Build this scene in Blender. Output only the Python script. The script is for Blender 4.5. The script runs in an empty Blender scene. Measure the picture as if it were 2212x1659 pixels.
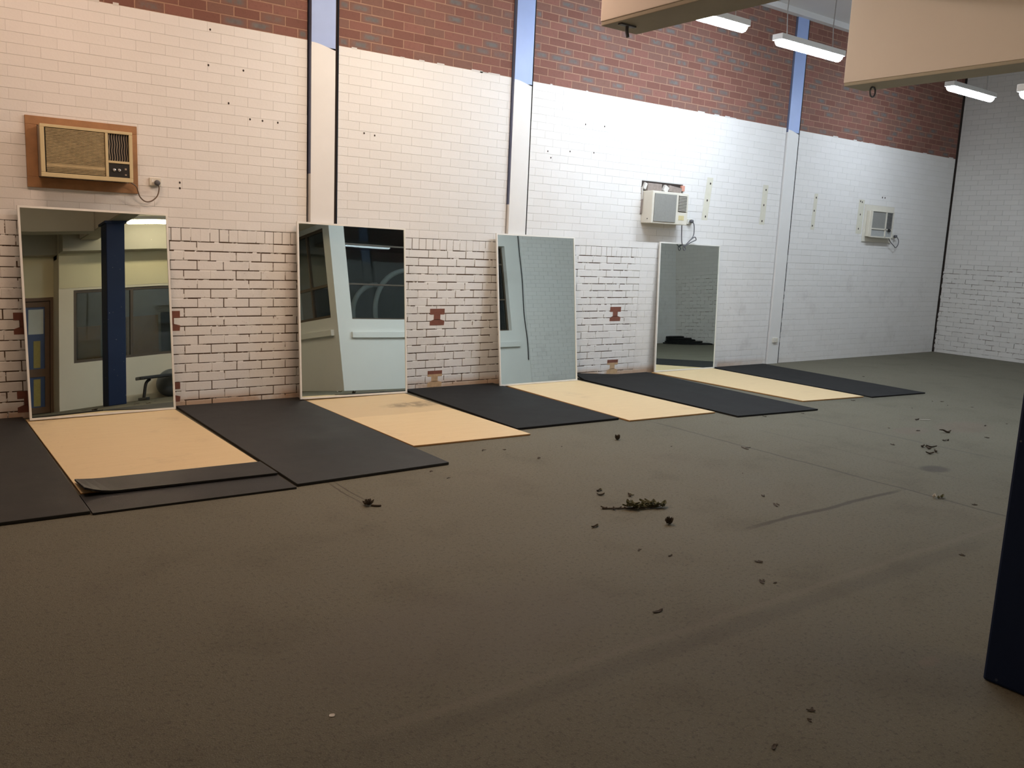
import bpy, math, random
from mathutils import Vector, Matrix
S = bpy.context.scene
COL = S.collection
rnd = random.Random(7)
PI = math.pi

# ------------------------------------------------------------------ node materials
class NT:
    def __init__(s, name):
        s.m = bpy.data.materials.new(name); s.m.use_nodes = True
        s.t = s.m.node_tree; s.n = s.t.nodes; s.l = s.t.links
        s.b = s.n['Principled BSDF']; s._p = None
    def put(s, sock, v):
        if isinstance(v, bpy.types.NodeSocket): s.l.new(v, sock)
        elif isinstance(v, (tuple, list)) and len(v) == 3 and sock.type == 'RGBA': sock.default_value = (*v, 1)
        else: sock.default_value = v
    def set(s, **k):
        for a, v in k.items(): s.put(s.b.inputs[a.replace('_', ' ')], v)
        return s
    def pos(s):
        if s._p is None: s._p = s.n.new('ShaderNodeNewGeometry').outputs['Position']
        return s._p
    def xyz(s):
        x = s.n.new('ShaderNodeSeparateXYZ'); s.l.new(s.pos(), x.inputs[0]); return x.outputs
    def math(s, op, a, b=0.0, c=None, clamp=False):
        x = s.n.new('ShaderNodeMath'); x.operation = op; x.use_clamp = clamp
        s.put(x.inputs[0], a); s.put(x.inputs[1], b)
        if c is not None: s.put(x.inputs[2], c)
        return x.outputs[0]
    def noise(s, scale, detail=4, rough=.55, vec=None, stretch=None):
        x = s.n.new('ShaderNodeTexNoise'); v = vec if vec is not None else s.pos()
        if stretch:
            mp = s.n.new('ShaderNodeMapping'); mp.inputs['Scale'].default_value = stretch
            s.l.new(v, mp.inputs['Vector']); v = mp.outputs[0]
        s.l.new(v, x.inputs['Vector'])
        x.inputs['Scale'].default_value = scale; x.inputs['Detail'].default_value = detail; x.inputs['Roughness'].default_value = rough
        return x.outputs['Fac']
    def voro(s, scale, feature='F1'):
        x = s.n.new('ShaderNodeTexVoronoi'); x.feature = feature; s.l.new(s.pos(), x.inputs['Vector']); x.inputs['Scale'].default_value = scale
        return x.outputs['Distance']
    def step(s, v, lo, hi):
        x = s.n.new('ShaderNodeMapRange'); x.interpolation_type = 'SMOOTHSTEP'
        s.put(x.inputs['Value'], v); x.inputs['From Min'].default_value = lo; x.inputs['From Max'].default_value = hi
        return x.outputs[0]
    def inv(s, v): return s.math('SUBTRACT', 1.0, v)
    def mul(s, *vs):
        r = vs[0]
        for v in vs[1:]: r = s.math('MULTIPLY', r, v)
        return r
    def mix(s, f, a, b):
        x = s.n.new('ShaderNodeMix'); x.data_type = 'RGBA'
        s.put(x.inputs[0], f); s.put(x.inputs[6], a); s.put(x.inputs[7], b); return x.outputs[2]
    def attr(s, name):
        x = s.n.new('ShaderNodeAttribute'); x.attribute_name = name; return x.outputs['Fac']
    def uv(s):
        x = s.n.new('ShaderNodeUVMap'); sp = s.n.new('ShaderNodeSeparateXYZ'); s.l.new(x.outputs[0], sp.inputs[0]); return sp.outputs
    def bump(s, h, strength=.3, dist=.01):
        x = s.n.new('ShaderNodeBump'); s.put(x.inputs['Height'], h); x.inputs['Strength'].default_value = strength; x.inputs['Distance'].default_value = dist
        s.l.new(x.outputs[0], s.b.inputs['Normal']); return s

def flat(name, c, rough=.5, metal=0., var=.12, scale=6., bump=0.):
    t = NT(name); nz = t.noise(scale)
    t.set(Base_Color=t.mix(nz, tuple(v*(1-var) for v in c), tuple(min(1, v*(1+var)) for v in c)), Roughness=rough, Metallic=metal)
    if bump: t.bump(t.noise(scale*12), bump, .004)
    return t.m

def emit(name, c, power):
    t = NT(name); t.set(Base_Color=(.9, .9, .9), Emission_Color=c, Emission_Strength=power, Roughness=.4); return t.m

M = {}
def white_brick(name='painted_brick', ca=(.78, .77, .745), cb=(.805, .795, .775)):
    t = NT(name); x, y, z = t.xyz()
    tone = t.attr('tone')
    c = t.mix(tone, ca, cb)
    dirt = t.step(t.noise(2.3, 6, .65), .52, .75)
    low = t.inv(t.step(z, 1.2, 1.9))
    c = t.mix(t.mul(dirt, low, .30), c, (.45, .42, .40))
    spot = t.step(t.noise(26, 3), .66, .75)
    c = t.mix(t.mul(spot, low, .35), c, (.35, .28, .24))
    base = t.mul(t.inv(t.step(z, .03, .13)), t.step(t.noise(3.2), .30, .52), t.inv(t.step(x, 9.0, 12.0)))
    c = t.mix(t.mul(base, .75), c, (.47, .27, .13))
    t.set(Base_Color=c, Roughness=.62)
    t.bump(t.noise(60, 4), .22, .004)
    return t.m
def red_brick():
    t = NT('red_brick'); tone = t.attr('tone'); u, v, _ = t.uv()
    c = t.mix(t.step(tone, .0, .55), (.185, .078, .057), (.245, .108, .082))
    c = t.mix(t.step(tone, .45, .5), c, (.20, .10, .075))
    ctr = t.mul(t.step(t.math('ABSOLUTE', t.math('SUBTRACT', u, .5)), .48, .18), t.step(t.math('ABSOLUTE', t.math('SUBTRACT', v, .5)), .5, .10))
    ctr = t.mul(ctr, t.step(t.noise(14), .3, .5), t.step(tone, .62, .85))
    c = t.mix(ctr, c, t.mix(t.noise(9), (.10, .09, .09), (.20, .19, .19)))
    c = t.mix(t.mul(t.step(t.noise(40, 4), .5, .8), .35), c, (.12, .055, .04))
    t.set(Base_Color=c, Roughness=.8); t.bump(t.noise(90, 4), .3, .004)
    return t.m
def raked_mortar():
    t = NT('raked_mortar'); x, y, z = t.xyz()
    zone = t.inv(t.step(x, 7.7, 8.4))
    far = t.step(x, 15.0, 15.2)
    amount = t.math('MAXIMUM', zone, t.math('MULTIPLY', far, .9))
    n = t.noise(7.5, 4, .65)
    thr = t.math('ADD', t.math('MULTIPLY', amount, .42), -.04)
    k = t.step(t.math('SUBTRACT', n, t.inv(t.math('ADD', thr, .19))), -.02, .03)
    t.set(Base_Color=t.mix(k, (.66, .64, .61), (.125, .082, .054)), Roughness=.9)
    t.bump(t.noise(120, 3), .4, .004)
    return t.m
def concrete():
    t = NT('concrete'); x, y, z = t.xyz()
    big = t.noise(.55, 5, .6); mid = t.noise(2.2, 5, .6); fine = t.noise(48, 5, .75); grain = t.noise(150, 3, .7)
    c = t.mix(big, (.127, .119, .083), (.183, .171, .123))
    c = t.mix(t.mul(t.step(mid, .5, .72), .35), c, (.085, .078, .058))
    c = t.mix(t.mul(t.step(t.noise(1.1, 4), .55, .75), .35), c, (.175, .155, .116))
    c = t.mix(t.mul(t.step(fine, .50, .68), .6), c, (.052, .047, .035))
    c = t.mix(t.mul(t.step(grain, .54, .68), .5), c, (.27, .25, .20))
    wob = t.math('MULTIPLY', t.math('SUBTRACT', t.noise(2.5, 3), .5), .06)
    def line(axis, at, w, a, b, col, amt, fac=None):
        nonlocal c
        p, o = (x, y) if axis == 'x' else (y, x)
        d = t.math('ABSOLUTE', t.math('SUBTRACT', t.math('ADD', p, wob), at))
        k = t.mul(t.inv(t.step(d, w*.3, w)), t.step(o, a, a+.5), t.inv(t.step(o, b-.3, b)))
        c = t.mix(t.mul(k, amt), c, col)
    line('x', 6.0, .022, -6.2, -2.2, (.065, .06, .047), .6)
    line('x', 6.70, .016, -5.2, -2.9, (.10, .09, .07), .5)
    line('x', 7.72, .03, -5.0, -2.6, (.09, .085, .07), .5)
    line('x', 2.36, .010, -3.6, -2.7, (.07, .06, .04), .9)
    line('x', 2.41, .010, -3.6, -2.7, (.07, .06, .04), .9)
    # groove worn across the slab and the pale ridge with its dark lower side
    line('y', -4.91, .030, 4.0, 6.05, (.062, .056, .038), .8)
    line('y', -5.70, .034, 1.0, 6.0, (.20, .178, .138), .3)
    line('y', -5.80, .08, 1.0, 5.4, (.085, .077, .057), .3)
    def blob(cx, cy, rx, ry, col, amt):
        nonlocal c
        dx = t.math('DIVIDE', t.math('SUBTRACT', t.math('ADD', x, wob), cx), rx); dy = t.math('DIVIDE', t.math('SUBTRACT', t.math('ADD', y, wob), cy), ry)
        r = t.math('SQRT', t.math('ADD', t.math('MULTIPLY', dx, dx), t.math('MULTIPLY', dy, dy)))
        c = t.mix(t.mul(t.inv(t.step(r, .55, 1.05)), amt), c, col)
    blob(6.83, -4.69, .17, .12, (.06, .054, .042), .75)
    blob(8.9, -3.9, .5, .25, (.17, .13, .10), .45)
    blob(8.15, -3.75, .3, .15, (.165, .125, .10), .4)
    blob(9.9, -2.2, 1.2, .5, (.095, .09, .065), .5)
    blob(3.46, -6.46, .08, .04, (.20, .16, .115), .45)
    blob(1.95, -5.2, 1.0, .45, (.15, .135, .11), .35)
    t.set(Base_Color=c, Roughness=t.math('ADD', .62, t.math('MULTIPLY', mid, .25)), Specular_IOR_Level=.3)
    h = t.math('ADD', t.math('MULTIPLY', fine, .6), t.math('MULTIPLY', grain, .6))
    t.bump(h, .9, .012)
    return t.m
def plywood():
    t = NT('plywood'); x, y, z = t.xyz()
    g = t.noise(3.5, 5, .6, stretch=(1, 6, 1)); f = t.noise(45, 4, .6)
    c = t.mix(g, (.62, .465, .25), (.70, .54, .31))
    c = t.mix(t.mul(t.step(f, .62, .78), .5), c, (.42, .27, .13))
    c = t.mix(t.mul(t.step(t.noise(1.4, 6, .65), .58, .78), .5), c, (.33, .23, .14))
    def zone(a, lo, hi, e): return t.mul(t.step(a, lo-e, lo+e), t.inv(t.step(a, hi-e, hi+e)))
    worn = t.mul(zone(x, 3.3, 4.6, .02), t.step(t.math('ADD', y, t.math('MULTIPLY', t.noise(3), .12)), -1.02, -.98))
    c = t.mix(t.mul(worn, .5), c, (.50, .37, .21))
    dx = t.math('DIVIDE', t.math('SUBTRACT', x, 4.27), .34); dy = t.math('DIVIDE', t.math('SUBTRACT', t.math('ADD', y, t.math('MULTIPLY', t.noise(6), .15)), -.62), .13)
    r = t.math('ADD', t.math('MULTIPLY', dx, dx), t.math('MULTIPLY', dy, dy))
    c = t.mix(t.mul(t.inv(t.step(r, .2, 1.6)), t.step(t.noise(9, 5, .7), .3, .6), .75), c, (.20, .15, .09))
    t.set(Base_Color=c, Roughness=.55); t.bump(f, .1, .003)
    return t.m
def rubber(name='rubber', rough=.66, spec=.2):
    t = NT(name); n = t.noise(3, 6, .65); f = t.noise(160, 2)
    c = t.mix(n, (.009, .0095, .0098), (.017, .017, .017))
    c = t.mix(t.mul(t.step(t.noise(5.0, 6, .7, stretch=(1, .35, 1)), .62, .76), .3), c, (.075, .07, .064))
    t.set(Base_Color=c, Roughness=t.math('ADD', rough, t.math('MULTIPLY', n, .2)), Specular_IOR_Level=spec); t.bump(f, .3, .003)
    return t.m
def bluepaint():
    t = NT('navy_paint'); sp = t.step(t.voro(11), .085, .05); sp2 = t.mul(sp, t.step(t.noise(3.1), .48, .6))
    t.set(Base_Color=t.mix(sp2, t.mix(t.noise(2), (.008, .018, .055), (.012, .026, .075)), (.30, .32, .34)), Roughness=.5, Specular_IOR_Level=.2)
    t.bump(t.noise(40), .15, .004)
    return t.m
def mirror_glass():
    t = NT('mirror_glass'); d = t.step(t.voro(16), .035, .02)
    t.set(Base_Color=(.79, .87, .83), Metallic=1.0, Roughness=t.math('ADD', .008, t.math('MULTIPLY', d, .25)))
    return t.m
def darkglass():
    t = NT('window_glass'); t.set(Base_Color=(.62, .66, .66), Roughness=.02, Transmission_Weight=1.0, IOR=1.35); return t.m

M['wbrick'] = white_brick(); M['wbrickshade'] = white_brick('shaded_painted_brick', (.66, .645, .61), (.70, .685, .65)); M['rbrick'] = red_brick(); M['raked'] = raked_mortar(); M['concrete'] = concrete()
M['ply'] = plywood(); M['plyedge'] = flat('plywood_edge', (.40, .22, .08), .7); M['rubber'] = rubber(); M['rubberworn'] = rubber('worn_rubber', .46, .42); M['navy'] = bluepaint()
M['mirror'] = mirror_glass(); M['pane'] = darkglass()
M['jointpaint'] = flat('painted_joint', (.66, .65, .62), .8)
M['jointshade'] = flat('shaded_painted_joint', (.55, .54, .51), .8)  # joint copy with the end wall's shade put into its colour
M['tanmortar'] = flat('tan_mortar', (.36, .215, .15), .9, var=.25, scale=20, bump=.4)
M['white'] = flat('white_paint', (.79, .785, .765), .5, var=.04)
M['plaster'] = flat('white_plaster', (.78, .78, .75), .65, var=.05, scale=2, bump=.1)
M['yellowplaster'] = flat('yellowish_plaster', (.72, .66, .44), .65, var=.06, scale=2)
M['skyblue'] = flat('sky_blue_paint', (.32, .43, .74), .45, var=.06)
M['greyblue'] = flat('weathered_blue', (.16, .19, .30), .6, var=.2)
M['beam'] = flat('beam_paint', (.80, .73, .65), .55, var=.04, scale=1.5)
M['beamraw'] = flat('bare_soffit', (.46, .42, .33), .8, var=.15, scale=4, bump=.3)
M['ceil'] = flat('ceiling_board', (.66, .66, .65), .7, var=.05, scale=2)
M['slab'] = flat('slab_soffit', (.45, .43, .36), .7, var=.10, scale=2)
M['dark'] = flat('dark_gap', (.035, .025, .02), .9)
M['redpatch'] = flat('bare_red', (.20, .075, .05), .85, var=.3, scale=25)
M['tanpatch'] = flat('bare_tan', (.52, .36, .21), .85, var=.3, scale=25)
M['tape'] = flat('tape_residue', (.70, .68, .57), .7, var=.08, scale=20)
M['alu'] = flat('white_aluminium', (.80, .79, .74), .4, var=.03)
M['doorwood'] = flat('dark_door_timber', (.13, .075, .04), .55, var=.2, scale=10)
M['wood'] = flat('brown_timber', (.36, .185, .08), .6, var=.3, scale=14, bump=.2)
M['acbeige'] = flat('aged_beige_plastic', (.62, .52, .30), .45, var=.08)
M['acside'] = flat('grey_beige_steel', (.40, .33, .25), .5, var=.2)
M['acgrille'] = flat('dusty_grille', (.50, .40, .22), .55, var=.35, scale=9)
M['acwhite'] = flat('offwhite_plastic', (.70, .67, .58), .45, var=.06)
M['acfilter'] = flat('grey_filter', (.27, .27, .25), .8, var=.12, scale=40)
M['acfilterlight'] = flat('pale_grey_filter', (.40, .41, .40), .75, var=.15, scale=30)
M['black'] = flat('black_plastic', (.015, .015, .015), .4)
M['steel'] = flat('grey_steel', (.40, .40, .40), .4, .8)
M['chrome'] = flat('bright_knob', (.75, .75, .74), .25, .8)
M['cord'] = flat('dark_cord', (.10, .10, .11), .5)
M['browncord'] = flat('brown_cord', (.16, .11, .075), .5)
M['sticker'] = flat('yellow_sticker', (.62, .54, .30), .6)
M['paper'] = flat('grey_packing', (.30, .25, .22), .9, var=.4, scale=20, bump=.5)
M['foam'] = flat('pale_foam', (.62, .60, .56), .9, var=.2, scale=20)
M['pinkfoam'] = flat('pink_foam', (.62, .30, .22), .9)
M['leaf'] = flat('dry_leaf', (.048, .034, .02), .85, var=.4, scale=40)
M['leafgreen'] = flat('dull_green_leaf', (.085, .085, .035), .8, var=.4, scale=40)
M['palechip'] = flat('pale_chip', (.55, .52, .46), .7)
M['brownframe'] = flat('brown_window_frame', (.085, .06, .038), .5)
M['bluedoor'] = flat('blue_door_film', (.03, .07, .19), .4)
M['poster'] = flat('pale_paper', (.55, .62, .60), .6)
M['yellow'] = flat('yellow_tape', (.34, .29, .08), .6, var=.2, scale=30)
M['board'] = flat('brown_board', (.36, .21, .09), .6, var=.2)
M['creamplaster'] = flat('cream_plaster', (.74, .69, .56), .65, var=.05, scale=2)
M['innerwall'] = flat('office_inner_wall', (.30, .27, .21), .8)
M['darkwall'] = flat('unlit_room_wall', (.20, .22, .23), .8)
M['reflected_arc'] = flat('pale_reflection', (.55, .58, .58), .5)
M['ball'] = flat('grey_vinyl', (.10, .11, .12), .4)
M['cool_tube'] = emit('cool_tube', (.80, .89, 1.0), 122)
M['cool_far'] = emit('cool_far_tube', (.80, .89, 1.0), 84)
M['cool_dim'] = emit('cool_dim_tube', (.80, .90, 1.0), 46)
M['hall_warm'] = emit('hall_warm_tube', (1.0, .87, .72), 80)
M['hall_amber'] = emit('hall_amber_tube', (1.0, .675, .49), 76)
M['warm_tube'] = emit('warm_tube', (1.0, .82, .58), 24)
M['amber_tube'] = emit('amber_tube', (1.0, .66, .44), 13)
M['office_fill_tube'] = emit('office_fill_tube', (1.0, .9, .72), 6)

# ------------------------------------------------------------------ mesh helpers
class MB:
    def __init__(s): s.v = []; s.f = []; s.m = []
    def add(s, vs, fs, mi=0):
        o = len(s.v); s.v += [tuple(v) for v in vs]; s.f += [tuple(i+o for i in f) for f in fs]; s.m += [mi]*len(fs); return s
    def box(s, x0, x1, y0, y1, z0, z1, mi=0, rot=None):
        vs = [Vector(p) for p in ((x0,y0,z0),(x1,y0,z0),(x1,y1,z0),(x0,y1,z0),(x0,y0,z1),(x1,y0,z1),(x1,y1,z1),(x0,y1,z1))]
        if rot is not None:
            c = Vector(((x0+x1)/2, (y0+y1)/2, (z0+z1)/2)); vs = [c + rot @ (p-c) for p in vs]
        return s.add(vs, [(0,3,2,1),(4,5,6,7),(0,1,5,4),(1,2,6,5),(2,3,7,6),(3,0,4,7)], mi)
    def prism(s, pts, z0, z1, mi=0, side=None):
        n = len(pts); A = sum(pts[i][0]*pts[(i+1)%n][1]-pts[(i+1)%n][0]*pts[i][1] for i in range(n))
        if A < 0: pts = pts[::-1]
        s.add([(p[0],p[1],z0) for p in pts]+[(p[0],p[1],z1) for p in pts], [tuple(range(n-1,-1,-1)), tuple(range(n,2*n))], mi)
        o = len(s.v)-2*n
        for i in range(n):
            j = (i+1) % n; s.f.append((o+i, o+j, o+n+j, o+n+i)); s.m.append(mi if side is None else side)
        return s
    def tube(s, pts, r, n=8, mi=0):
        pts = [Vector(p) for p in pts]; rings = []; up = None
        for i, p in enumerate(pts):
            d = (pts[min(i+1, len(pts)-1)]-pts[max(i-1, 0)]).normalized()
            if up is None: up = d.orthogonal().normalized()
            up = (up - d*up.dot(d)).normalized(); w = d.cross(up)
            rr = r if not callable(r) else r(i/(len(pts)-1))
            rings.append([p + (up*math.cos(a)+w*math.sin(a))*rr for a in (2*PI*k/n for k in range(n))])
        fs = [(i*n+k, i*n+(k+1)%n, (i+1)*n+(k+1)%n, (i+1)*n+k) for i in range(len(pts)-1) for k in range(n)]
        fs += [tuple(range(n-1,-1,-1)), tuple((len(pts)-1)*n+k for k in range(n))]
        return s.add([v for r_ in rings for v in r_], fs, mi)
    def lathe(s, prof, M4, n=20, mi=0):
        vs = [M4 @ Vector((r*math.cos(2*PI*k/n), r*math.sin(2*PI*k/n), z)) for r, z in prof for k in range(n)]
        fs = [(i*n+k, i*n+(k+1)%n, (i+1)*n+(k+1)%n, (i+1)*n+k) for i in range(len(prof)-1) for k in range(n)]
        fs += [tuple(range(n-1,-1,-1)), tuple((len(prof)-1)*n+k for k in range(n))]
        return s.add(vs, fs, mi)
    def build(s, name, mats, parent=None, bevel=0., smooth=False):
        me = bpy.data.meshes.new(name); me.from_pydata(s.v, [], s.f); me.update()
        if not isinstance(mats, (list, tuple)): mats = [mats]
        for k in mats: me.materials.append(M[k])
        me.polygons.foreach_set('material_index', s.m)
        if smooth: me.polygons.foreach_set('use_smooth', [True]*len(me.polygons))
        o = bpy.data.objects.new(name, me); COL.objects.link(o)
        if parent is not None: o.parent = parent
        if bevel:
            b = o.modifiers.new('edge', 'BEVEL'); b.width = bevel; b.segments = 2; b.limit_method = 'ANGLE'
        return o

def tag(o, label=None, cat=None, group=None, kind=None):
    if label: o['label'] = label
    if cat: o['category'] = cat
    if group: o['group'] = group
    if kind: o['kind'] = kind
    return o
def empty(name, label, cat, loc=(0,0,0), group=None, mat=None):
    o = bpy.data.objects.new(name, None); COL.objects.link(o); o.empty_display_size = .1
    if mat is not None: o.matrix_world = mat
    else: o.location = loc
    return tag(o, label, cat, group)
def struct(o): return tag(o, kind='structure')
def copy_tree(o, parent=None):
    c = o.copy(); COL.objects.link(c)
    if parent is not None: c.parent = parent
    for ch in list(o.children): copy_tree(ch, c)
    return c
def spline(pts, n=8):
    P = [Vector(p) for p in pts]; P = [P[0]*2-P[1]] + P + [P[-1]*2-P[-2]]; out = []
    for i in range(1, len(P)-2):
        for k in range(n):
            u = k/n; a, b, c, d = P[i-1], P[i], P[i+1], P[i+2]
            out.append(.5*((2*b)+(c-a)*u+(2*a-5*b+4*c-d)*u*u+(3*b-a-3*c+d)*u**3))
    return out + [P[-2]]

# ------------------------------------------------------------------ the camera
W, H = 2212, 1659
YAW, PIT, ROL = 0.6356402928805435, -0.16266328218170267, 0.04435442162627721
f_ = Vector((math.sin(YAW)*math.cos(PIT), math.cos(YAW)*math.cos(PIT), math.sin(PIT)))
r_ = f_.cross(Vector((0,0,1))).normalized(); u_ = r_.cross(f_)
r2 = math.cos(ROL)*r_ + math.sin(ROL)*u_; u2 = -math.sin(ROL)*r_ + math.cos(ROL)*u_
cd = bpy.data.cameras.new('camera'); cam = bpy.data.objects.new('camera', cd); COL.objects.link(cam)
cam.matrix_world = Matrix(((r2.x,u2.x,-f_.x,0),(r2.y,u2.y,-f_.y,-8.1101645),(r2.z,u2.z,-f_.z,1.6620047),(0,0,0,1)))
cd.sensor_width = 36; cd.lens = 36*1854.951/W; cd.clip_start = .05; cd.clip_end = 100
S.camera = cam

# ------------------------------------------------------------------ brick walls
YW = .14; Z0 = -.029; CH = .0875; ZR0 = Z0+18*CH; ZR1 = ZR0+.122; ZP = ZR1+21*CH; PITCH = .2442
class Bricks:
    """one wall's bricks: P(a, z, d) maps distance along the wall, height and depth behind the face to a point"""
    def __init__(s, P): s.P = P; s.v = []; s.f = []; s.m = []; s.t = []; s.uv = []
    def quad(s, a0, a1, z0, z1, d, mi, tone=.5):
        o = len(s.v); s.v += [s.P(a0,z0,d), s.P(a1,z0,d), s.P(a1,z1,d), s.P(a0,z1,d)]
        s.f.append((o,o+1,o+2,o+3)); s.m.append(mi); s.t.append(tone); s.uv += [(0,0),(1,0),(1,1),(0,1)]
    def poly(s, pts, d, mi):
        o = len(s.v); s.v += [s.P(a,z,d) for a, z in pts]; s.f.append(tuple(range(o,o+len(pts)))); s.m.append(mi); s.t.append(.5); s.uv += [(0,0)]*len(pts)
    def brick(s, a0, a1, z0, z1, depth, mi, ch=.0022, cx=.0022):
        if a1-a0 < .012: return
        cx = min(cx, (a1-a0)*.3); j = rnd.uniform(-.0008, .0008); tone = rnd.random(); o = len(s.v)
        s.v += [s.P(a,z,d) for a, z, d in ((a0,z0,depth),(a1,z0,depth),(a1,z1,depth),(a0,z1,depth),(a0,z0,ch+j),(a1,z0,ch+j),(a1,z1,ch+j),(a0,z1,ch+j),
                (a0+cx,z0+ch,j),(a1-cx,z0+ch,j),(a1-cx,z1-ch,j),(a0+cx,z1-ch,j))]
        fs = [(8,9,10,11)] + [(4+i,4+(i+1)%4,8+(i+1)%4,8+i) for i in range(4)] + [(i,(i+1)%4,4+(i+1)%4,4+i) for i in range(4)]
        c = [(0,0),(1,0),(1,1),(0,1)]
        for k, q in enumerate(fs):
            s.f.append(tuple(o+i for i in q)); s.m.append(mi); s.t.append(tone); s.uv += [c[i % 4] for i in q]
    def bridges(s, a0, a1, z0, z1, k, depth):
        # paint that has run across the raked joints here and there
        for _ in range(2):
            if rnd.random() < k:
                b0 = rnd.uniform(a0, a1); b1 = min(a1, b0+rnd.uniform(.02, .16)); d = rnd.uniform(.0008, .004)
                s.poly([(b0, z0-.009), (b1, z0-.009+rnd.uniform(0, .003)), (b1-.003, z0+.009), (b0+.004, z0+.008)], d, 0)
        if rnd.random() < k*1.2:
            h = rnd.uniform(.3, .9)*(z1-z0); up = rnd.random() < .5; c0, c1 = (z1-h, z1) if up else (z0, z0+h)
            s.poly([(a0-.010, c0), (a0+.006, c0+rnd.uniform(0, .01)), (a0+.006, c1), (a0-.010, c1)], rnd.uniform(.0008, .004), 0)
    def course(s, a0, a1, z0, z1, pitch, phase, hg, vg, depth, mi, skip=(), vclose=0., hclose=0., bridge=0.):
        n = math.floor((a0-phase)/pitch)
        closed = 0
        while phase+n*pitch < a1:
            b0 = phase+n*pitch; b1 = b0+pitch
            g0 = closed; closed = vg/2 if rnd.random() >= vclose else .0006
            e0 = max(b0+(g0 or vg/2), a0); e1 = min(b1-closed, a1)
            h = hg/2 if rnd.random() >= hclose else .0008
            segs = [(e0, e1)]
            for q in skip:
                if e1 > q[0] and e0 < q[1] and z1 > q[2]+.02 and z0 < q[3]-.02:
                    segs = [(e0, q[0]+rnd.uniform(-.03,.012)), (q[1]+rnd.uniform(-.008,.008), e1)]
            for b0_, b1_ in segs:
                w = .0016 if vg > .0055 else 0
                if b1_ > b0_: s.brick(b0_+rnd.uniform(-w,w), b1_+rnd.uniform(-w,w), z0+h+rnd.uniform(-w,w), z1-hg/2+rnd.uniform(-w,w), depth, mi, .0022 if hg > .0045 else .0013, .0022 if vg > .0035 else .0005)
            if bridge: s.bridges(e0, e1, z0, z1, bridge, depth)
            n += 1
    def build(s, name, mats):
        me = bpy.data.meshes.new(name); me.from_pydata(s.v, [], s.f); me.update()
        for k in mats: me.materials.append(M[k])
        me.polygons.foreach_set('material_index', s.m)
        at = me.attributes.new('tone', 'FLOAT', 'FACE'); at.data.foreach_set('value', s.t)
        uv = me.uv_layers.new(name='UVMap'); uv.data.foreach_set('uv', [c for p in s.uv for c in p])
        o = bpy.data.objects.new(name, me); COL.objects.link(o); return struct(o)

WM = ['wbrick','rbrick','raked','jointpaint','tanmortar','redpatch','tanpatch','tape','dark','greyblue']
HOLE = (8.05, 8.80, 2.02, 2.53)
bw = Bricks(lambda a, z, d: (a, YW+d, z))
COLS = [(3.455, 3.785), (5.89, 6.20), (10.895, 11.222)]
bays = [(-4.0, 3.455, 2.5045), (3.785, 5.89, 4.627+PITCH/2), (6.20, 10.895, 7.1426), (11.222, 15.812, 11.30)]
ZTOP = 5.14
for bi, (a0, a1, ph) in enumerate(bays):
    for k in range(18):
        z0 = Z0+k*CH; phase = ph + (PITCH/2 if k % 2 else 0)
        if bi < 2: bw.course(a0, a1, z0, z0+CH, PITCH, phase, .0105, .0085, .012, 0, vclose=.20, hclose=.06, bridge=.22)
        elif bi == 2:
            bw.course(a0, 8.1, z0, z0+CH, PITCH, phase, .010, .0075, .011, 0, vclose=.28, hclose=.10, bridge=.38)
            bw.course(8.1, a1, z0, z0+CH, PITCH, phase, .0042, .0014, .005, 0, vclose=.85, hclose=.35, bridge=.3)
        else: bw.course(a0, a1, z0, z0+CH, PITCH, phase, .0042, .0014, .005, 0, vclose=.88, hclose=.4, bridge=.3)
    if bi < 3:
        e = min(a1, 8.05)
        bw.course(a0, e, ZR0, ZR1, CH, ph, .009, .006, .011, 0, vclose=.35, bridge=.2)
        if e < a1: bw.course(e, a1, ZR0, ZR1, PITCH, ph, .005, .003, .011, 0, vclose=.8)
    else: bw.course(a0, a1, ZR0, ZR1, PITCH, ph, .005, .003, .011, 0, vclose=.8)
    for k in range(21):
        z0 = ZR1+k*CH; phase = ph + (PITCH/2 if k % 2 else 0)
        bw.course(a0, a1, z0, z0+CH, PITCH, phase, .0036, .0009, .004, 0, skip=[HOLE], vclose=.82, hclose=.32)
    k = 0
    while ZP+k*CH < ZTOP:
        z0 = ZP+k*CH; phase = ph + (PITCH/2 if (k+21) % 2 else 0)
        bw.course(a0, a1, z0, min(z0+CH, ZTOP), PITCH, phase, .009, .009, .004, 1); k += 1
    bw.quad(a0, a1 if bi < 2 else min(a1, 8.1) if bi == 2 else a0, Z0, ZR1, .009, 2)
    if bi > 1: bw.quad(max(a0, 8.1), a1, Z0, ZR1, .0034, 3)
    bw.quad(a0, a1, ZR1, ZP, .0030, 3); bw.quad(a0, a1, ZP, ZTOP, .0022, 4)
# ragged drips of white paint above the paint line
for a in [x*.11-4 for x in range(0, 180)]:
    if rnd.random() < .25 and not any(c[0]-.12 < a < c[1]+.12 for c in COLS):
        bw.quad(a, a+rnd.uniform(.03,.16), ZP-.01, ZP+rnd.uniform(.003,.016), -.0012, 3)
# dark slots beside the columns and in the corner, backing behind the columns
for c0, c1 in COLS: bw.quad(c0, c1, Z0, ZTOP, .035, 8)
bw.quad(15.80, 15.90, Z0, ZTOP, .006, 8)
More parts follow.
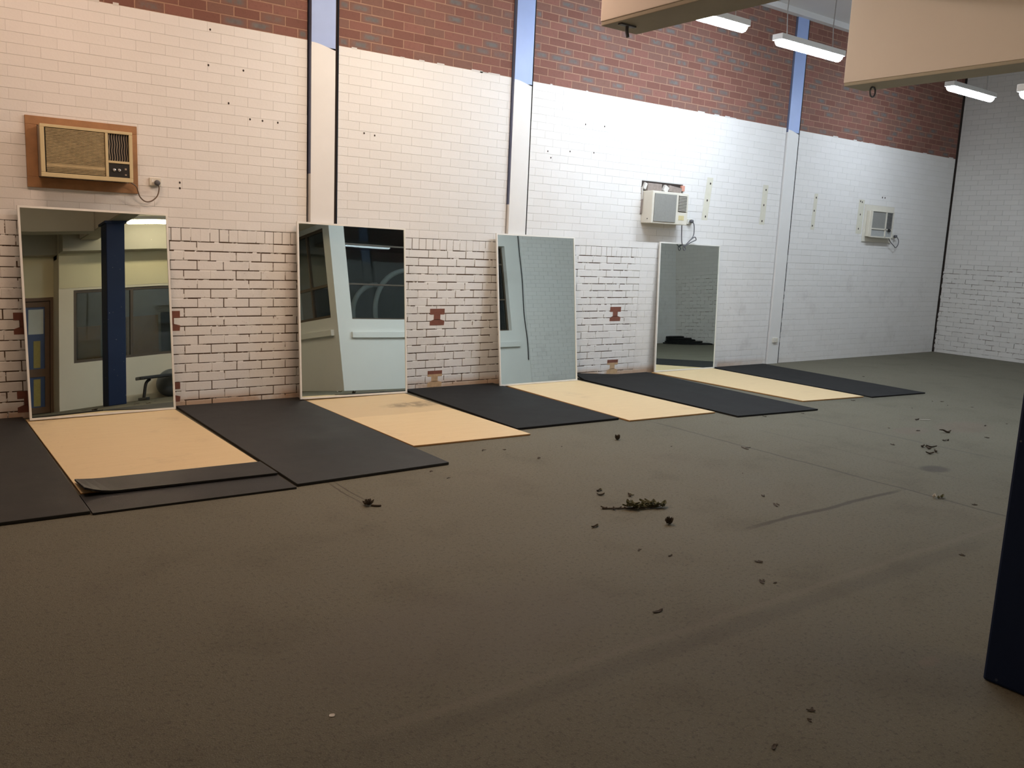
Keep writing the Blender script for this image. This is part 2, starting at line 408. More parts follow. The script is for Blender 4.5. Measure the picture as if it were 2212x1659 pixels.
# bare patches left by old fittings
def ipatch(a, z, low):
    top, mid, bot = (5, 6, 6) if low else (5, 5, 5)
    bw.quad(a-.095, a+.095, z+.02, z+.085, -.0016, top); bw.quad(a-.045, a+.04, z-.04, z+.02, -.0016, mid)
    if low: bw.quad(a-.095, a+.095, z+.02, z+.045, -.0019, 6)
    bw.poly([(a-.095, z-.10), (a+.09, z-.10), (a+.095, z-.05), (a+.04, z-.035), (a-.045, z-.035), (a-.095, z-.055)], -.0016, bot)
for a, z, low in ((5.005, .815, 0), (4.995, .115, 1), (7.71, .815, 0), (7.715, .12, 1), (.965, .82, 0), (.965, .15, 0), (2.125, .82, 0), (2.115, .15, 0)): ipatch(a, z, low)
# yellowed strips with screw holes, single holes
for a0, a1, b0, b1, z0, z1 in ((9.27, 9.39, 9.21, 9.33, 2.09, 2.67), (10.48, 10.60, 10.46, 10.58, 2.09, 2.66), (11.73, 11.82, 11.71, 11.80, 2.07, 2.62), (12.94, 13.10, 12.93, 13.09, 2.06, 2.61)):
    bw.poly([(b0, z0), (b1, z0), (a1, z1), (a0, z1)], -.0015, 7)
def hole(a, z, r):
    bw.poly([(a+r*math.cos(k*PI/3.5), z+1.2*r*math.sin(k*PI/3.5)) for k in range(7)], -.0022, 8)
for a, z in ((2.53,3.44),(2.51,3.13),(2.83,3.13),(2.69,2.82),(2.89,2.70),(3.01,2.70),(3.16,2.70),(2.24,2.07),(2.24,2.02),(4.07,2.70),(4.19,2.69),(6.46,2.75),(6.51,2.68),(7.02,3.12),(7.33,3.13),(7.18,2.80),(6.8,2.78)): hole(a, z, .009)
for a, z in ((9.34,2.59),(9.30,2.36),(9.29,2.14),(10.55,2.59),(10.53,2.37),(10.52,2.14),(11.78,2.56),(11.76,2.36),(11.75,2.13),(12.98,2.58),(13.03,2.57),(13.01,2.37),(13.0,2.14),(13.6,2.68),(13.68,2.68)): hole(a, z, .014)
# the ragged opening behind the second air conditioner
bw.quad(HOLE[0]-.03, HOLE[1]+.01, HOLE[2], HOLE[3]+.004, .0028, 8)
bw.build('wall_back', WM)

# end wall at the far right
XE = 15.85
be = Bricks(lambda a, z, d: (XE+d, .17-a, z))
k = 0
while Z0+k*CH < ZTOP:
    z0 = Z0+k*CH
    raked = z0 < 1.62
    be.course(.052, 6.77, z0, z0+CH, PITCH, .10+(PITCH/2 if k % 2 else 0), .0065 if raked else .003, .006 if raked else .0012, .009, 0, vclose=.35 if raked else .9, hclose=.45 if raked else .4, bridge=.5 if raked else 0); k += 1
be.quad(.05, 6.77, Z0, 1.63, .0075, 2); be.quad(0, .06, Z0, ZTOP, .008, 8); be.quad(.05, 6.77, 1.63, ZTOP+.05, .004, 3)
be.build('wall_right', ['wbrickshade'] + WM[1:3] + ['jointshade'] + WM[4:])  # darker copies of brick and joint paint carry this wall's shade

# ------------------------------------------------------------------ floor, ceilings, remaining walls
struct(MB().box(-4.3, 16.4, -11.5, .5, -.15, 0).build('floor', 'concrete'))
mb = MB().box(-4.3, 16.4, -9.3, .5, 5.14, 5.3)
mb.box(-4.2, 15.9, YW-.10, YW-.002, 5.06, 5.14)
struct(mb.build('ceiling', 'ceil'))
struct(MB().box(-4.0, 6.35, -9.3, -4.06, 3.62, 3.85).build('ceiling_lower', 'slab'))
struct(MB().box(-4.2, -4.0, -9.3, .4, -.05, 5.2).build('wall_left', 'plaster'))

# columns standing in the brick wall
def wall_column(i, x0, x1, front, zb, mark):
    m = MB(); zs = (Z0, ZP+zb-.02, ZTOP)
    m.box(x0, x1, front, YW+.03, zs[0], zs[1]-.03, 0)
    n = 8   # the blue begins along a sagging brushed edge
    for k in range(n):
        a, b = x0+(x1-x0)*k/n, x0+(x1-x0)*(k+1)/n
        za, zc = zs[1]+.03*math.cos(2.2*k/n)-.03, zs[1]+.03*math.cos(2.2*(k+1)/n)-.03
        m.add([(a,front,zs[1]-.03),(b,front,zs[1]-.03),(b,front,zc),(a,front,za)], [(0,1,2,3)], 0)
        m.add([(a,front,za),(b,front,zc),(b,front,zs[2]),(a,front,zs[2])], [(0,1,2,3)], 1)
    m.add([(x0,front,zs[1]-.03),(x0,YW+.03,zs[1]-.03),(x0,YW+.03,zs[2]),(x0,front,zs[2])], [(3,2,1,0)], 1)
    m.add([(x1,front,zs[1]-.03),(x1,YW+.03,zs[1]-.03),(x1,YW+.03,zs[2]),(x1,front,zs[2])], [(0,1,2,3)], 1)
    m.add([(x0-.0006,front+.004,mark),(x0-.0006,YW+.03,mark),(x0-.0006,YW+.03,zs[2]),(x0-.0006,front+.004,zs[2])], [(3,2,1,0)], 2)
    o = m.build('trim_%d' % i, ['white','skyblue','greyblue']); return struct(o)
wall_column(1, 3.475, 3.724, .085, 0, 2.25)
wall_column(2, 5.905, 6.152, .098, 0, 2.1)
wall_column(3, 10.915, 11.17, .118, 0, 3.45)

# beams over the hall, their bare soffits, the cross beam and bulkhead further back
def beam(i, x0, x1, y0, y1, z0, z1, mats=('beam','beamraw')):
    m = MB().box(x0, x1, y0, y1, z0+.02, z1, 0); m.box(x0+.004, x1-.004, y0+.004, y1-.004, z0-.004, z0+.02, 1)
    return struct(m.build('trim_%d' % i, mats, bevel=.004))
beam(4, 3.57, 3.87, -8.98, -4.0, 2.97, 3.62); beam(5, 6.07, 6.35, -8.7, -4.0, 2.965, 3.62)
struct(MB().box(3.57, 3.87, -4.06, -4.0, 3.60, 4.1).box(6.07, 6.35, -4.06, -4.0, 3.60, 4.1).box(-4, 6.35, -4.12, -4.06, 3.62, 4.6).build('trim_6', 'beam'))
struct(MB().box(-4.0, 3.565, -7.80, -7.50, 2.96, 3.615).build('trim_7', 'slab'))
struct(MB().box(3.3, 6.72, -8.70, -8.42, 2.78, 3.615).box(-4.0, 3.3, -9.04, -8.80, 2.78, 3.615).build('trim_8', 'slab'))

# walls seen only in the mirrors
def wall_with_opening(name, axis, at, thick, a0, a1, z0, z1, o0, o1, oz0, oz1, mat):
    m = MB()
    def bx(p0, p1, q0, q1):
        if axis == 'y': m.box(p0, p1, at-thick, at, q0, q1)
        else: m.box(at, at+thick, p0, p1, q0, q1)
    bx(a0, o0, z0, z1); bx(o1, a1, z0, z1); bx(o0, o1, z0, oz0); bx(o0, o1, oz1, z1)
    return struct(m.build(name, mat))
wall_with_opening('wall_opposite', 'y', -6.6, .22, 6.75, 11.1, -.02, 5.14, 7.05, 10.70, 1.33, 3.12, 'plaster')
bo = Bricks(lambda a, z, d: (a, -6.6-d, z)); k = 0
while Z0+k*CH < ZTOP:
    bo.course(11.12, 15.88, Z0+k*CH, Z0+k*CH+CH, PITCH, 11.2+(PITCH/2 if k % 2 else 0), .004, .003, .006, 0, vclose=.5, hclose=.4); k += 1
bo.quad(11.1, 15.9, Z0, ZTOP, .0045, 3); bo.build('wall_opposite_brick', WM)
wall_with_opening('wall_side', 'x', 6.75, .2, -8.7, -6.82, -.02, 3.62, -8.66, -6.88, 1.37, 3.04, 'plaster')
wall_with_opening('wall_office', 'y', -8.7, .12, 3.30, 6.95, -.02, 3.62, 3.54, 6.35, .82, 2.12, 'creamplaster')
struct(MB().box(3.30, 3.42, -9.05, -8.82, -.02, 3.62).build('wall_return', 'creamplaster'))
wall_with_opening('wall_door', 'y', -9.05, .12, -4.0, 3.3, -.02, 3.62, 2.34, 3.29, 0.0, 2.06, 'yellowplaster')
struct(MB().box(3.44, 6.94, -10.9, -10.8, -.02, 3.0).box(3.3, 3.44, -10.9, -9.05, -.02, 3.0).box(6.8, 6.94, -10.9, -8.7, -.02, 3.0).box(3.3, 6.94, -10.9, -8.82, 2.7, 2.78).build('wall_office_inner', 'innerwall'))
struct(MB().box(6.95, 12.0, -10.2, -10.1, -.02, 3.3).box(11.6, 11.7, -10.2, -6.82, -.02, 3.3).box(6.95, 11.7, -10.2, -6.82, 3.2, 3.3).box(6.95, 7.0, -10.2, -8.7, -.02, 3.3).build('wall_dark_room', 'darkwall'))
# yellowish band over the office window, sills, skirting shadow gap
struct(MB().box(3.305, 6.74, -8.705, -8.695, 2.16, 2.78).build('trim_9', 'yellowplaster'))
struct(MB().box(7.0, 10.86, -6.62, -6.54, .98, 1.09).build('trim_10', 'plaster', bevel=.004))
struct(MB().box(6.69, 6.77, -8.68, -6.80, 1.03, 1.14).build('trim_11', 'plaster', bevel=.004))

def window(i, axis, at, a0, a1, z0, z1, vs, hs, w=.05, depth=.06):
    e = empty('window_%d' % i, None, None); struct(e); m = MB(); g = MB()
    def bx(mm, p0, p1, q0, q1, d0, d1):
        if axis == 'y': mm.box(p0, p1, at-d1, at-d0, q0, q1)
        else: mm.box(at+d0, at+d1, p0, p1, q0, q1)
    for p0, p1, q0, q1 in ((a0,a0+w,z0,z1),(a1-w,a1,z0,z1),(a0+w,a1-w,z0,z0+w),(a0+w,a1-w,z1-w,z1)): bx(m, p0, p1, q0, q1, .02, depth+.02)
    for v in vs: bx(m, v-w/2, v+w/2, z0+w, z1-w, .02, depth+.02)
    for h in hs: bx(m, a0+w, a1-w, h-w/2, h+w/2, .024, depth+.016)
    m.build('window_frame', 'brownframe', e); bx(g, a0+w*.5, a1-w*.5, z0+w*.5, z1-w*.5, .045, .051); g.build('window_pane', 'pane', e)
window(1, 'y', -8.70, 3.54, 6.35, .82, 2.12, (4.54, 5.5), ())
window(2, 'x', 6.75, -8.66, -6.88, 1.37, 3.04, (-7.72,), (1.98,))
window(3, 'y', -6.69, 7.05, 10.70, 1.33, 3.12, (8.9,), (2.0, 2.75), w=.03)

# glazed door in the recess
d = empty('door_1', None, None); struct(d)
m = MB()
for a in ((2.34,2.40,0,2.06),(3.24,3.29,0,2.06),(2.40,3.24,2.0,2.06)): m.box(a[0],a[1],-9.14,-9.03,a[2],a[3])
m.build('door_frame', 'doorwood', d)
m = MB()
for a in ((2.41,2.50,.01,1.99),(3.16,3.235,.01,1.99),(2.50,3.16,.01,.12),(2.50,3.16,.66,.80),(2.50,3.16,1.90,1.99)): m.box(a[0],a[1],-9.11,-9.065,a[2],a[3])
m.build('door_leaf', 'doorwood', d)
MB().box(2.50,3.16,-9.095,-9.085,.12,.66).box(2.50,3.16,-9.095,-9.085,.80,1.90).build('door_panel', 'bluedoor', d)
MB().box(2.90,3.14,-9.084,-9.081,1.42,1.86).box(2.60,2.72,-9.084,-9.081,1.0,1.28).build('poster', 'poster', d)
MB().box(2.98,3.09,-9.084,-9.080,.82,1.30).box(2.98,3.09,-9.084,-9.080,.14,.62).build('safety_tape', 'yellow', d)

# ------------------------------------------------------------------ navy steel column under the first beam
p = empty('steel_column', 'navy blue square steel column with chipped paint under the concrete beam', 'column', (3.65, -6.80, 0))
MB().box(-.14, .14, -.15, .15, 0, 2.966).build('shaft', 'navy', p, bevel=.012)
MB().box(-.17, .17, -.18, .18, 2.93, 2.966).build('cap_plate', 'navy', p)

# small irons under the beam ends
h = MB().tube(spline([(3.66,-4.14,2.966),(3.66,-4.14,2.93),(3.66,-4.15,2.895)]), .010).box(3.60,3.72,-4.155,-4.125,2.957,2.966)
tag(h.build('hanging_bolt', 'cord'), 'rusty bolt sticking down under the end of the nearer cream beam', 'bolt')
h = MB().tube([(6.22+.035*math.sin(a), -4.16, 2.923+.037*math.cos(a)) for a in [2*PI*k/18 for k in range(19)]], .007)
tag(h.build('hanging_ring', 'cord'), 'small dark ring hanging under the end of the larger cream beam', 'hook')

# ------------------------------------------------------------------ tube lights
def tube_light(label, loc, tube, length=1.22, chain=1.0, group=None, first=[None]):
    e = empty('hanging_light', label, 'light', loc, group)
    L = length/2
    MB().box(-L, L, -.07, .07, 0, .065).build('housing', 'white', e, bevel=.006)
    n = 12; m = MB(); prof = [(math.cos(PI*k/n)*.062, -math.sin(PI*k/n)*.062) for k in range(n+1)]
    xs = [-L+.02, -L+.045, L-.045, L-.02]; sc = [.75, 1, 1, .75]
    for xx, s in zip(xs, sc): pass
    vs = [(xx, a*s, b*s-.001) for xx, s in zip(xs, sc) for a, b in prof]; N = n+1
    fs = [(i*N+k, (i+1)*N+k, (i+1)*N+k+1, i*N+k+1) for i in range(3) for k in range(n)] + [tuple(range(N)), tuple(range(4*N-1, 3*N-1, -1))]
    m.add(vs, fs); m.build('diffuser', tube, e, smooth=False)
    MB().box(L-.04, L-.015, -.02, .02, -.05, 0).build('end_cap', 'white', e)
    for sx in (-L*.72, L*.72):
        MB().tube([(sx, 0, .06), (sx-.03, 0, .06+chain*.25), (sx, 0, .06+chain)], .006, 6).build('chain', 'steel', e)
    return e
ch = 5.14-4.07-.065
tube_light('tube light half tucked behind the nearer cream beam', (7.10, -1.62, 4.07), 'cool_tube', chain=ch)
tube_light('tube light in front of the far sky blue column top', (8.92, -1.58, 4.05), 'cool_tube', chain=ch+.02)
tube_light('tube light under the larger cream beam near the far corner', (12.62, -1.63, 4.05), 'cool_far', chain=ch+.02)
tube_light('tube light cut off by the edge of the picture beyond the larger beam', (8.74, -4.40, 3.16), 'cool_dim', chain=5.14-3.15-.065)
# lamps further along, out of the frame
tube_light('tube light above the second white mirror, out of the frame', (4.4, -1.7, 4.25), 'hall_warm', chain=ch-.18)
tube_light('tube light above the brown framed air conditioner, out of the frame', (0.9, -1.9, 4.3), 'hall_amber', chain=ch-.23)
tube_light('tube light low over the hall in front of the beams, out of the frame', (3.25, -2.85, 3.62), 'hall_amber', chain=ch+.45)
tube_light('tube light under the lower ceiling reflected in the first mirror', (4.78, -7.85, 3.20), 'warm_tube', chain=.355)
tube_light('tube light under the lower ceiling near the camera, out of the frame', (0.2, -5.2, 3.35), 'amber_tube', chain=.205)
tube_light('dim added tube light, unseen inside the office behind the window', (5.2, -9.8, 2.5), 'office_fill_tube', chain=.15)  # unseen fill added so the boards in the office show

# ------------------------------------------------------------------ mirrors leaning on the wall
def axes(lean, yaw, roll):
    n = Vector((math.sin(yaw)*math.cos(lean), -math.cos(yaw)*math.cos(lean), math.sin(lean)))
    r = Vector((math.cos(yaw), math.sin(yaw), 0)); u = r.cross(-n)
    return math.cos(roll)*r+math.sin(roll)*u, -math.sin(roll)*r+math.cos(roll)*u, n
def mirror(label, x, ytop, lean, yaw, roll, w, h, zb=.018, twist=0.):
    r, u, n = axes(math.radians(lean), math.radians(yaw), roll); y = ytop-h*math.sin(math.radians(lean)); b = -n
    e = empty('leaning_mirror', label, 'mirror', mat=Matrix(((r.x,b.x,u.x,x),(r.y,b.y,u.y,y),(r.z,b.z,u.z,zb),(0,0,0,1))), group='framed mirrors along the brick wall')
    t = .017; NS = 14
    def tw(m):
        m.v = [(a, b_+twist*a*(c/h-.35), c) for a, b_, c in m.v]; return m
    def bar(m, a0, a1, c0, c1, vert):
        for k in range(NS):
            p, q = k/NS, (k+1)/NS
            if vert: m.box(a0, a1, -.004, .018, c0+(c1-c0)*p, c0+(c1-c0)*q)
            else: m.box(a0+(a1-a0)*p, a0+(a1-a0)*q, -.004, .018, c0, c1)
    m = MB(); bar(m, -w/2, w/2, 0, t, 0); bar(m, -w/2, w/2, h-t, h, 0); bar(m, -w/2, -w/2+t, t, h-t, 1); bar(m, w/2-t, w/2, t, h-t, 1)
    tw(m).build('mirror_frame', 'alu', e)
    m = MB(); NX, NZ = 12, 16; gx, gz = w/2-t*.6, (t*.6, h-t*.6)
    for d in (.002, .011):
        vs = [(-gx+2*gx*i/NX, d, gz[0]+(gz[1]-gz[0])*j/NZ) for j in range(NZ+1) for i in range(NX+1)]
        fs = [(j*(NX+1)+i, j*(NX+1)+i+1, (j+1)*(NX+1)+i+1, (j+1)*(NX+1)+i) for j in range(NZ) for i in range(NX)]
        m.add(vs, fs if d == .002 else [f[::-1] for f in fs])
    tw(m).build('mirror_glass', 'mirror', e, smooth=True)
    return e
mirror('widest white framed mirror leaning below the brown framed air conditioner', 1.5227, 0.085, 5.20, 2.75, -0.00551, 1.1918, 1.7722, twist=-0.014, zb=.022)
mirror('white framed mirror leaning against the first sky blue topped column', 3.9031, 0.055, 5.20, 0.00, -0.01157, 1.2072, 1.7526, twist=0.0067, zb=.026)
mirror('white framed mirror by the second blue topped column, reflecting a hanging black cable', 6.3046, 0.072, 6.50, 0.00, 0.00011, 1.1713, 1.7577, twist=0)
mirror('white framed mirror farthest along the wall, under the knotted cord', 8.9923, 0.100, 2.60, 0.00, -0.00518, 1.2053, 1.7450, twist=0)
# ------------------------------------------------------------------ plywood boards and rubber mats
def sheet(name, label, cat, pts, z0, z1, mats, group, bev=.003):
    cx = sum(p[0] for p in pts)/len(pts); cy = sum(p[1] for p in pts)/len(pts)
    m = MB().prism([(a-cx, b-cy) for a, b in pts], 0, z1-z0, 0, 1 if len(mats) > 1 else None)
    o = m.build(name, mats, bevel=bev); o.location = (cx, cy, z0); return tag(o, label, cat, group)
PL = ['ply','plyedge']
sheet('plywood_board', 'plywood board under the mirror below the brown framed air conditioner', 'board', [(.909,.0),(2.112,.0),(2.129,-2.46),(.918,-2.42)], .001, .016, PL, 'plywood boards')
sheet('plywood_board', 'stained plywood board beside the largest black mat', 'board', [(3.362,.02),(4.476,.02),(4.529,-2.279),(3.385,-2.223)], .001, .016, PL, 'plywood boards')
sheet('plywood_board', 'plywood board at the foot of the mirror that shows a hanging black cable', 'board', [(5.83,.02),(6.92,.02),(6.948,-2.284),(5.782,-2.219)], .001, .016, PL, 'plywood boards')
sheet('plywood_board', 'farthest plywood board, below the smallest looking mirror', 'board', [(8.37,.06),(9.56,.06),(9.543,-2.368),(8.494,-2.256)], .001, .016, PL, 'plywood boards')
RG = 'black rubber floor mats'
sheet('rubber_mat', 'black rubber mat cut by the left edge of the picture', 'mat', [(-.32,.09),(.899,.09),(.898,-2.83),(-.30,-2.80)], .001, .022, ['rubberworn'], RG, .004)
sheet('rubber_mat', 'largest scuffed black rubber mat between the first two plywood boards', 'mat', [(2.155,.09),(3.350,.08),(3.355,-2.812),(2.150,-2.845)], .001, .022, ['rubberworn'], RG, .004)
sheet('rubber_mat', 'plain black rubber mat between the boards of the second and third mirrors', 'mat', [(4.575,.09),(5.765,.09),(5.746,-2.108),(4.540,-2.062)], .001, .022, ['rubber'], RG, .004)
sheet('rubber_mat', 'last black rubber mat on the far side of all the boards', 'mat', [(9.632,.10),(10.785,.09),(10.647,-2.54),(9.618,-2.432)], .001, .016, ['rubber'], RG, .004)
# the mat whose back edge is kinked up against the wall
m = MB(); x0, x1 = 6.985, 8.20; NX, NY = 14, 26; V = []
def dz(u, v): return .055*max(0, (v-.93)/.07)*max(0, 1-u/.55)
for top in (1, 0):
    for j in range(NY+1):
        for i in range(NX+1):
            u, v = i/NX, j/NY
            ax = (6.999+(8.192-6.999)*u)*(1-v)+(7.02+(8.30-7.02)*u)*v; ay = (-2.54+(-.12)*u)*(1-v)+(.085)*v
            V.append((ax, ay, (.018 if top else .002)+dz(u, v)))
N = (NX+1)*(NY+1); F = []
for j in range(NY):
    for i in range(NX):
        a = j*(NX+1)+i; F.append((a, a+1, a+NX+2, a+NX+1)); F.append((N+a+NX+1, N+a+NX+2, N+a+1, N+a))
ring = [i for i in range(NX+1)] + [j*(NX+1)+NX for j in range(1, NY+1)] + [NY*(NX+1)+i for i in range(NX-1, -1, -1)] + [j*(NX+1) for j in range(NY-1, 0, -1)]
for k in range(len(ring)):
    a, b = ring[k], ring[(k+1) % len(ring)]; F.append((a, N+a, N+b, b))
m.add(V, F); tag(m.build('rubber_mat', 'rubber'), 'black rubber mat with its back edge curling up against the brick wall', 'mat', RG)
# the two rubber strips laid over the front of the first board
def strip(name, label, f, nx=24):
    m = MB(); V = []; F = []
    for i in range(nx+1):
        u = i/nx; V += f(u)
    for i in range(nx):
        a, b = i*4, i*4+4
        F += [(a,b,b+1,a+1),(a+1,b+1,b+2,a+2),(a+2,b+2,b+3,a+3),(a+3,b+3,b,a)]
    F += [(0,1,2,3),(nx*4+3,nx*4+2,nx*4+1,nx*4)]
    m.add(V, F); return tag(m.build(name, 'rubberworn'), label, 'strip', 'rubber strips over the first board')
def low(u):
    x = .906+(2.128-.906)*u; yf = -2.853-.035*u; yb = -2.44-.04*u
    return [(x,yf,.001),(x,yb,.001),(x,yb,.014),(x,yf,.014)]
def up(u):
    x = .925+(2.125-.925)*u; c = max(0, 1-u/.16)**2*.045; e = max(0, 1-u/.9)*.004
    yf = -2.505-.055*u; yb = -2.165-.05*u
    return [(x,yf,.0175+c*.9+e),(x,yb,.0175+c*.25),(x,yb,.0305+c*.25),(x,yf,.0305+c*.9+e)]
strip('rubber_strip', 'lower black rubber strip lying on the floor at the front of the first board', low)
strip('rubber_strip', 'upper black rubber strip with a curled corner, lying on the first board', up)

# ------------------------------------------------------------------ air conditioners
def plug_and_cord(e, pts, mat, plug, r=.006):
    MB().tube(spline(pts), r, 8).build('cord', mat, e, smooth=True)
    MB().lathe([(.004,-.02),(.022,-.018),(.026,0),(.022,.022),(.008,.024)], Matrix.Translation((plug[0], plug[1]-.014, plug[2])) @ Matrix.Rotation(PI/2, 4, 'X'), 14).build('plug', 'cord', e, smooth=True)
def outlet(name, label, x, z, w=.1, hh=.07, y=YW):
    e = empty(name, label, 'outlet', (x, y, z))
    MB().box(-w/2, w/2, -.022, -.002, -hh/2, hh/2).build('face_plate', 'acwhite', e, bevel=.004)
    MB().box(-w*.32, -w*.16, -.0245, -.021, -.006, .02).build('switch', 'white', e)
    return e
# 1: old unit in a brown timber surround
e = empty('air_conditioner', 'old yellowed window air conditioner in a brown timber surround', 'air conditioner', (1.45, YW, 2.235))
m = MB().box(-.43,.43,-.022,-.001,.215,.285).box(-.43,.43,-.022,-.001,-.29,-.205).box(-.43,-.345,-.022,-.001,-.205,.215).box(.355,.43,-.022,-.001,-.205,.215)
m.build('surround', 'wood', e, bevel=.003)
MB().box(-.345,.345,-.175,-.002,-.20,.208).build('casing', 'acside', e, bevel=.006)
m = MB().box(-.35,.35,-.205,-.17,.188,.212).box(-.35,.35,-.205,-.17,-.205,-.170).box(-.35,-.318,-.205,-.17,-.170,.188).box(.322,.35,-.205,-.17,-.170,.188).box(.135,.158,-.205,-.17,-.170,.188).box(.158,.322,-.205,-.17,-.055,-.035)
m.build('front_bezel', 'acbeige', e, bevel=.003)
MB().box(-.318,.135,-.178,-.172,-.17,.188).box(.158,.322,-.178,-.172,-.035,.188).build('backing', 'black', e)
m = MB()
for k in range(31):
    z = -.160+k*.0113
    if k in (4,5): m.box(-.308,.13,-.2,-.18,z-.0055,z+.0055)
    else: m.box(-.308,.13,-.199,-.18,z-.0031,z+.0031)
m.build('grille', 'acgrille', e)
m = MB()
for k in range(8):
    x = .171+k*.0195; m.tube([(x+.003*math.sin(j*1.3), -.187, -.033+j*.0221) for j in range(11)], .0026, 6)
m.build('vent_vanes', 'acside', e)
cp = MB().box(.158,.322,-.196,-.172,-.170,-.055).build('control_panel', 'black', e)
for x in (.20, .24): MB().lathe([(.013,0),(.012,.012),(.006,.016)], Matrix.Translation((x,-.196,-.11)) @ Matrix.Rotation(PI/2, 4, 'X'), 12).build('knob', 'chrome', cp)
MB().box(.285,.30,-.199,-.195,-.105,-.09).build('button', 'acside', cp); MB().box(.285,.30,-.199,-.195,-.15,-.14).build('button', 'acside', cp)
plug_and_cord(e, [(.352,-.10,-.20),(.40,-.09,-.235),(.43,-.06,-.31),(.48,-.04,-.352),(.535,-.035,-.345),(.582,-.04,-.30),(.598,-.05,-.235),(.592,-.048,-.20),(.585,-.04,-.188)], 'browncord', (.583,-.036,-.185), .0055)
outlet('power_outlet', 'white wall socket with a ledge beside the brown framed air conditioner', 2.025, 2.06)
# 2: off-white unit in a ragged hole
e = empty('air_conditioner', 'off-white air conditioner set in a ragged hole with stuffing above it', 'air conditioner', (8.39, YW, 2.21))
MB().box(-.335,.335,-.19,.01,-.215,.195).build('casing', 'acwhite', e, bevel=.008)
MB().box(-.30,.10,-.2,-.188,-.19,.165).build('filter_panel', 'acfilter', e, bevel=.002)
MB().box(.145,.30,-.1945,-.188,-.045,.165).build('vent', 'black', e)
m = MB()
for k in range(11): m.box(.145,.30,-.205,-.188,-.036+k*.0192,-.028+k*.0192)
m.build('vent_slats', 'acwhite', e)
MB().box(.165,.265,-.193,-.188,-.155,-.095).box(.21,.218,-.195,-.188,-.148,-.102).build('badge', 'sticker', e)
MB().lathe([(.007,0),(.007,.004)], Matrix.Translation((-.337,-.12,-.16)) @ Matrix.Rotation(-PI/2, 4, 'Y'), 8).build('screw', 'black', e)
m = MB().box(-.28,-.02,-.035,.008,.20,.30,0).box(.02,.10,-.04,.006,.20,.285,1,Matrix.Rotation(.5,3,'Y')).box(.11,.36,-.035,.006,.205,.285,0,Matrix.Rotation(.10,3,'Y')).box(.36,.42,-.03,.004,.235,.31,2)
m.box(-.355,-.335,-.02,.008,-.1,.1,0,Matrix.Rotation(.05,3,'Y')).box(-.34,-.29,-.03,.006,.215,.30,1,Matrix.Rotation(.4,3,'Y')).box(-.36,-.34,-.02,.006,.08,.24,1,Matrix.Rotation(-.12,3,'Y'))
m.build('stuffing', ['paper','foam','pinkfoam'], e, bevel=.006)
plug_and_cord(e, [(.345,-.09,-.15),(.355,-.085,-.25),(.37,-.085,-.40),(.395,-.085,-.475),(.455,-.085,-.515),(.43,-.085,-.545),(.41,-.085,-.50),(.47,-.085,-.46),(.555,-.085,-.395),(.625,-.085,-.36),(.655,-.085,-.395),(.61,-.085,-.415),(.53,-.085,-.445),(.44,-.085,-.49),(.50,-.08,-.44),(.60,-.075,-.35),(.628,-.06,-.25),(.615,-.055,-.18),(.59,-.045,-.155)], 'cord', (.575,-.035,-.152), .0065)
outlet('power_outlet', 'white wall socket beside the off-white air conditioner with a knotted cord', 8.955, 2.055)
# 3: slim unit in a cream surround panel
e = empty('air_conditioner', 'small grey fronted air conditioner on a cream panel near the far corner', 'air conditioner', (13.60, YW, 2.24))
MB().box(-.48,.38,-.018,-.001,-.30,.30).build('surround', 'acwhite', e, bevel=.003)
MB().box(-.33,.33,-.13,-.073,-.215,.205).build('casing', 'acwhite', e, bevel=.005)
m = MB().box(-.325,-.30,-.165,-.128,-.215,.205).box(.10,.125,-.165,-.128,-.215,.205).box(.315,.335,-.165,-.128,-.215,.205).box(-.30,.315,-.165,-.128,-.225,-.205).box(-.30,.315,-.165,-.128,-.095,-.075).box(-.30,.315,-.165,-.128,.195,.205)
m.build('front_bezel', 'acwhite', e)
MB().box(-.30,.10,-.152,-.129,-.075,.195).build('filter_panel', 'acfilter', e); MB().box(-.30,.10,-.152,-.129,-.205,-.095).box(.125,.315,-.152,-.129,-.205,-.095).build('lower_panel', 'acfilterlight', e)
MB().box(.125,.315,-.140,-.129,-.075,.195).build('vent', 'black', e)
m = MB()
for k in range(13): m.box(.125,.315,-.156,-.139,-.066+k*.0205,-.060+k*.0205)
m.build('vent_slats', 'acfilterlight', e)
MB().box(.18,.24,-.185,-.150,-.112,-.076,0,Matrix.Rotation(.4,3,'Y')).build('latch', 'black', e)
for c in e.children:
    if c.name.split('.')[0] != 'surround': c.location = (-.095, .053, 0)
plug_and_cord(e, [(.225,-.06,-.215),(.27,-.065,-.27),(.40,-.07,-.345),(.46,-.065,-.372),(.535,-.06,-.325),(.55,-.055,-.25),(.51,-.05,-.20),(.46,-.045,-.185)], 'cord', (.445,-.036,-.182), .0065)
outlet('power_outlet', 'white wall socket beside the small grey fronted air conditioner', 14.04, 2.055)
outlet('power_outlet', 'low white socket plate on the foot of the far sky blue column', 11.05, .365, .11, .07, .118)

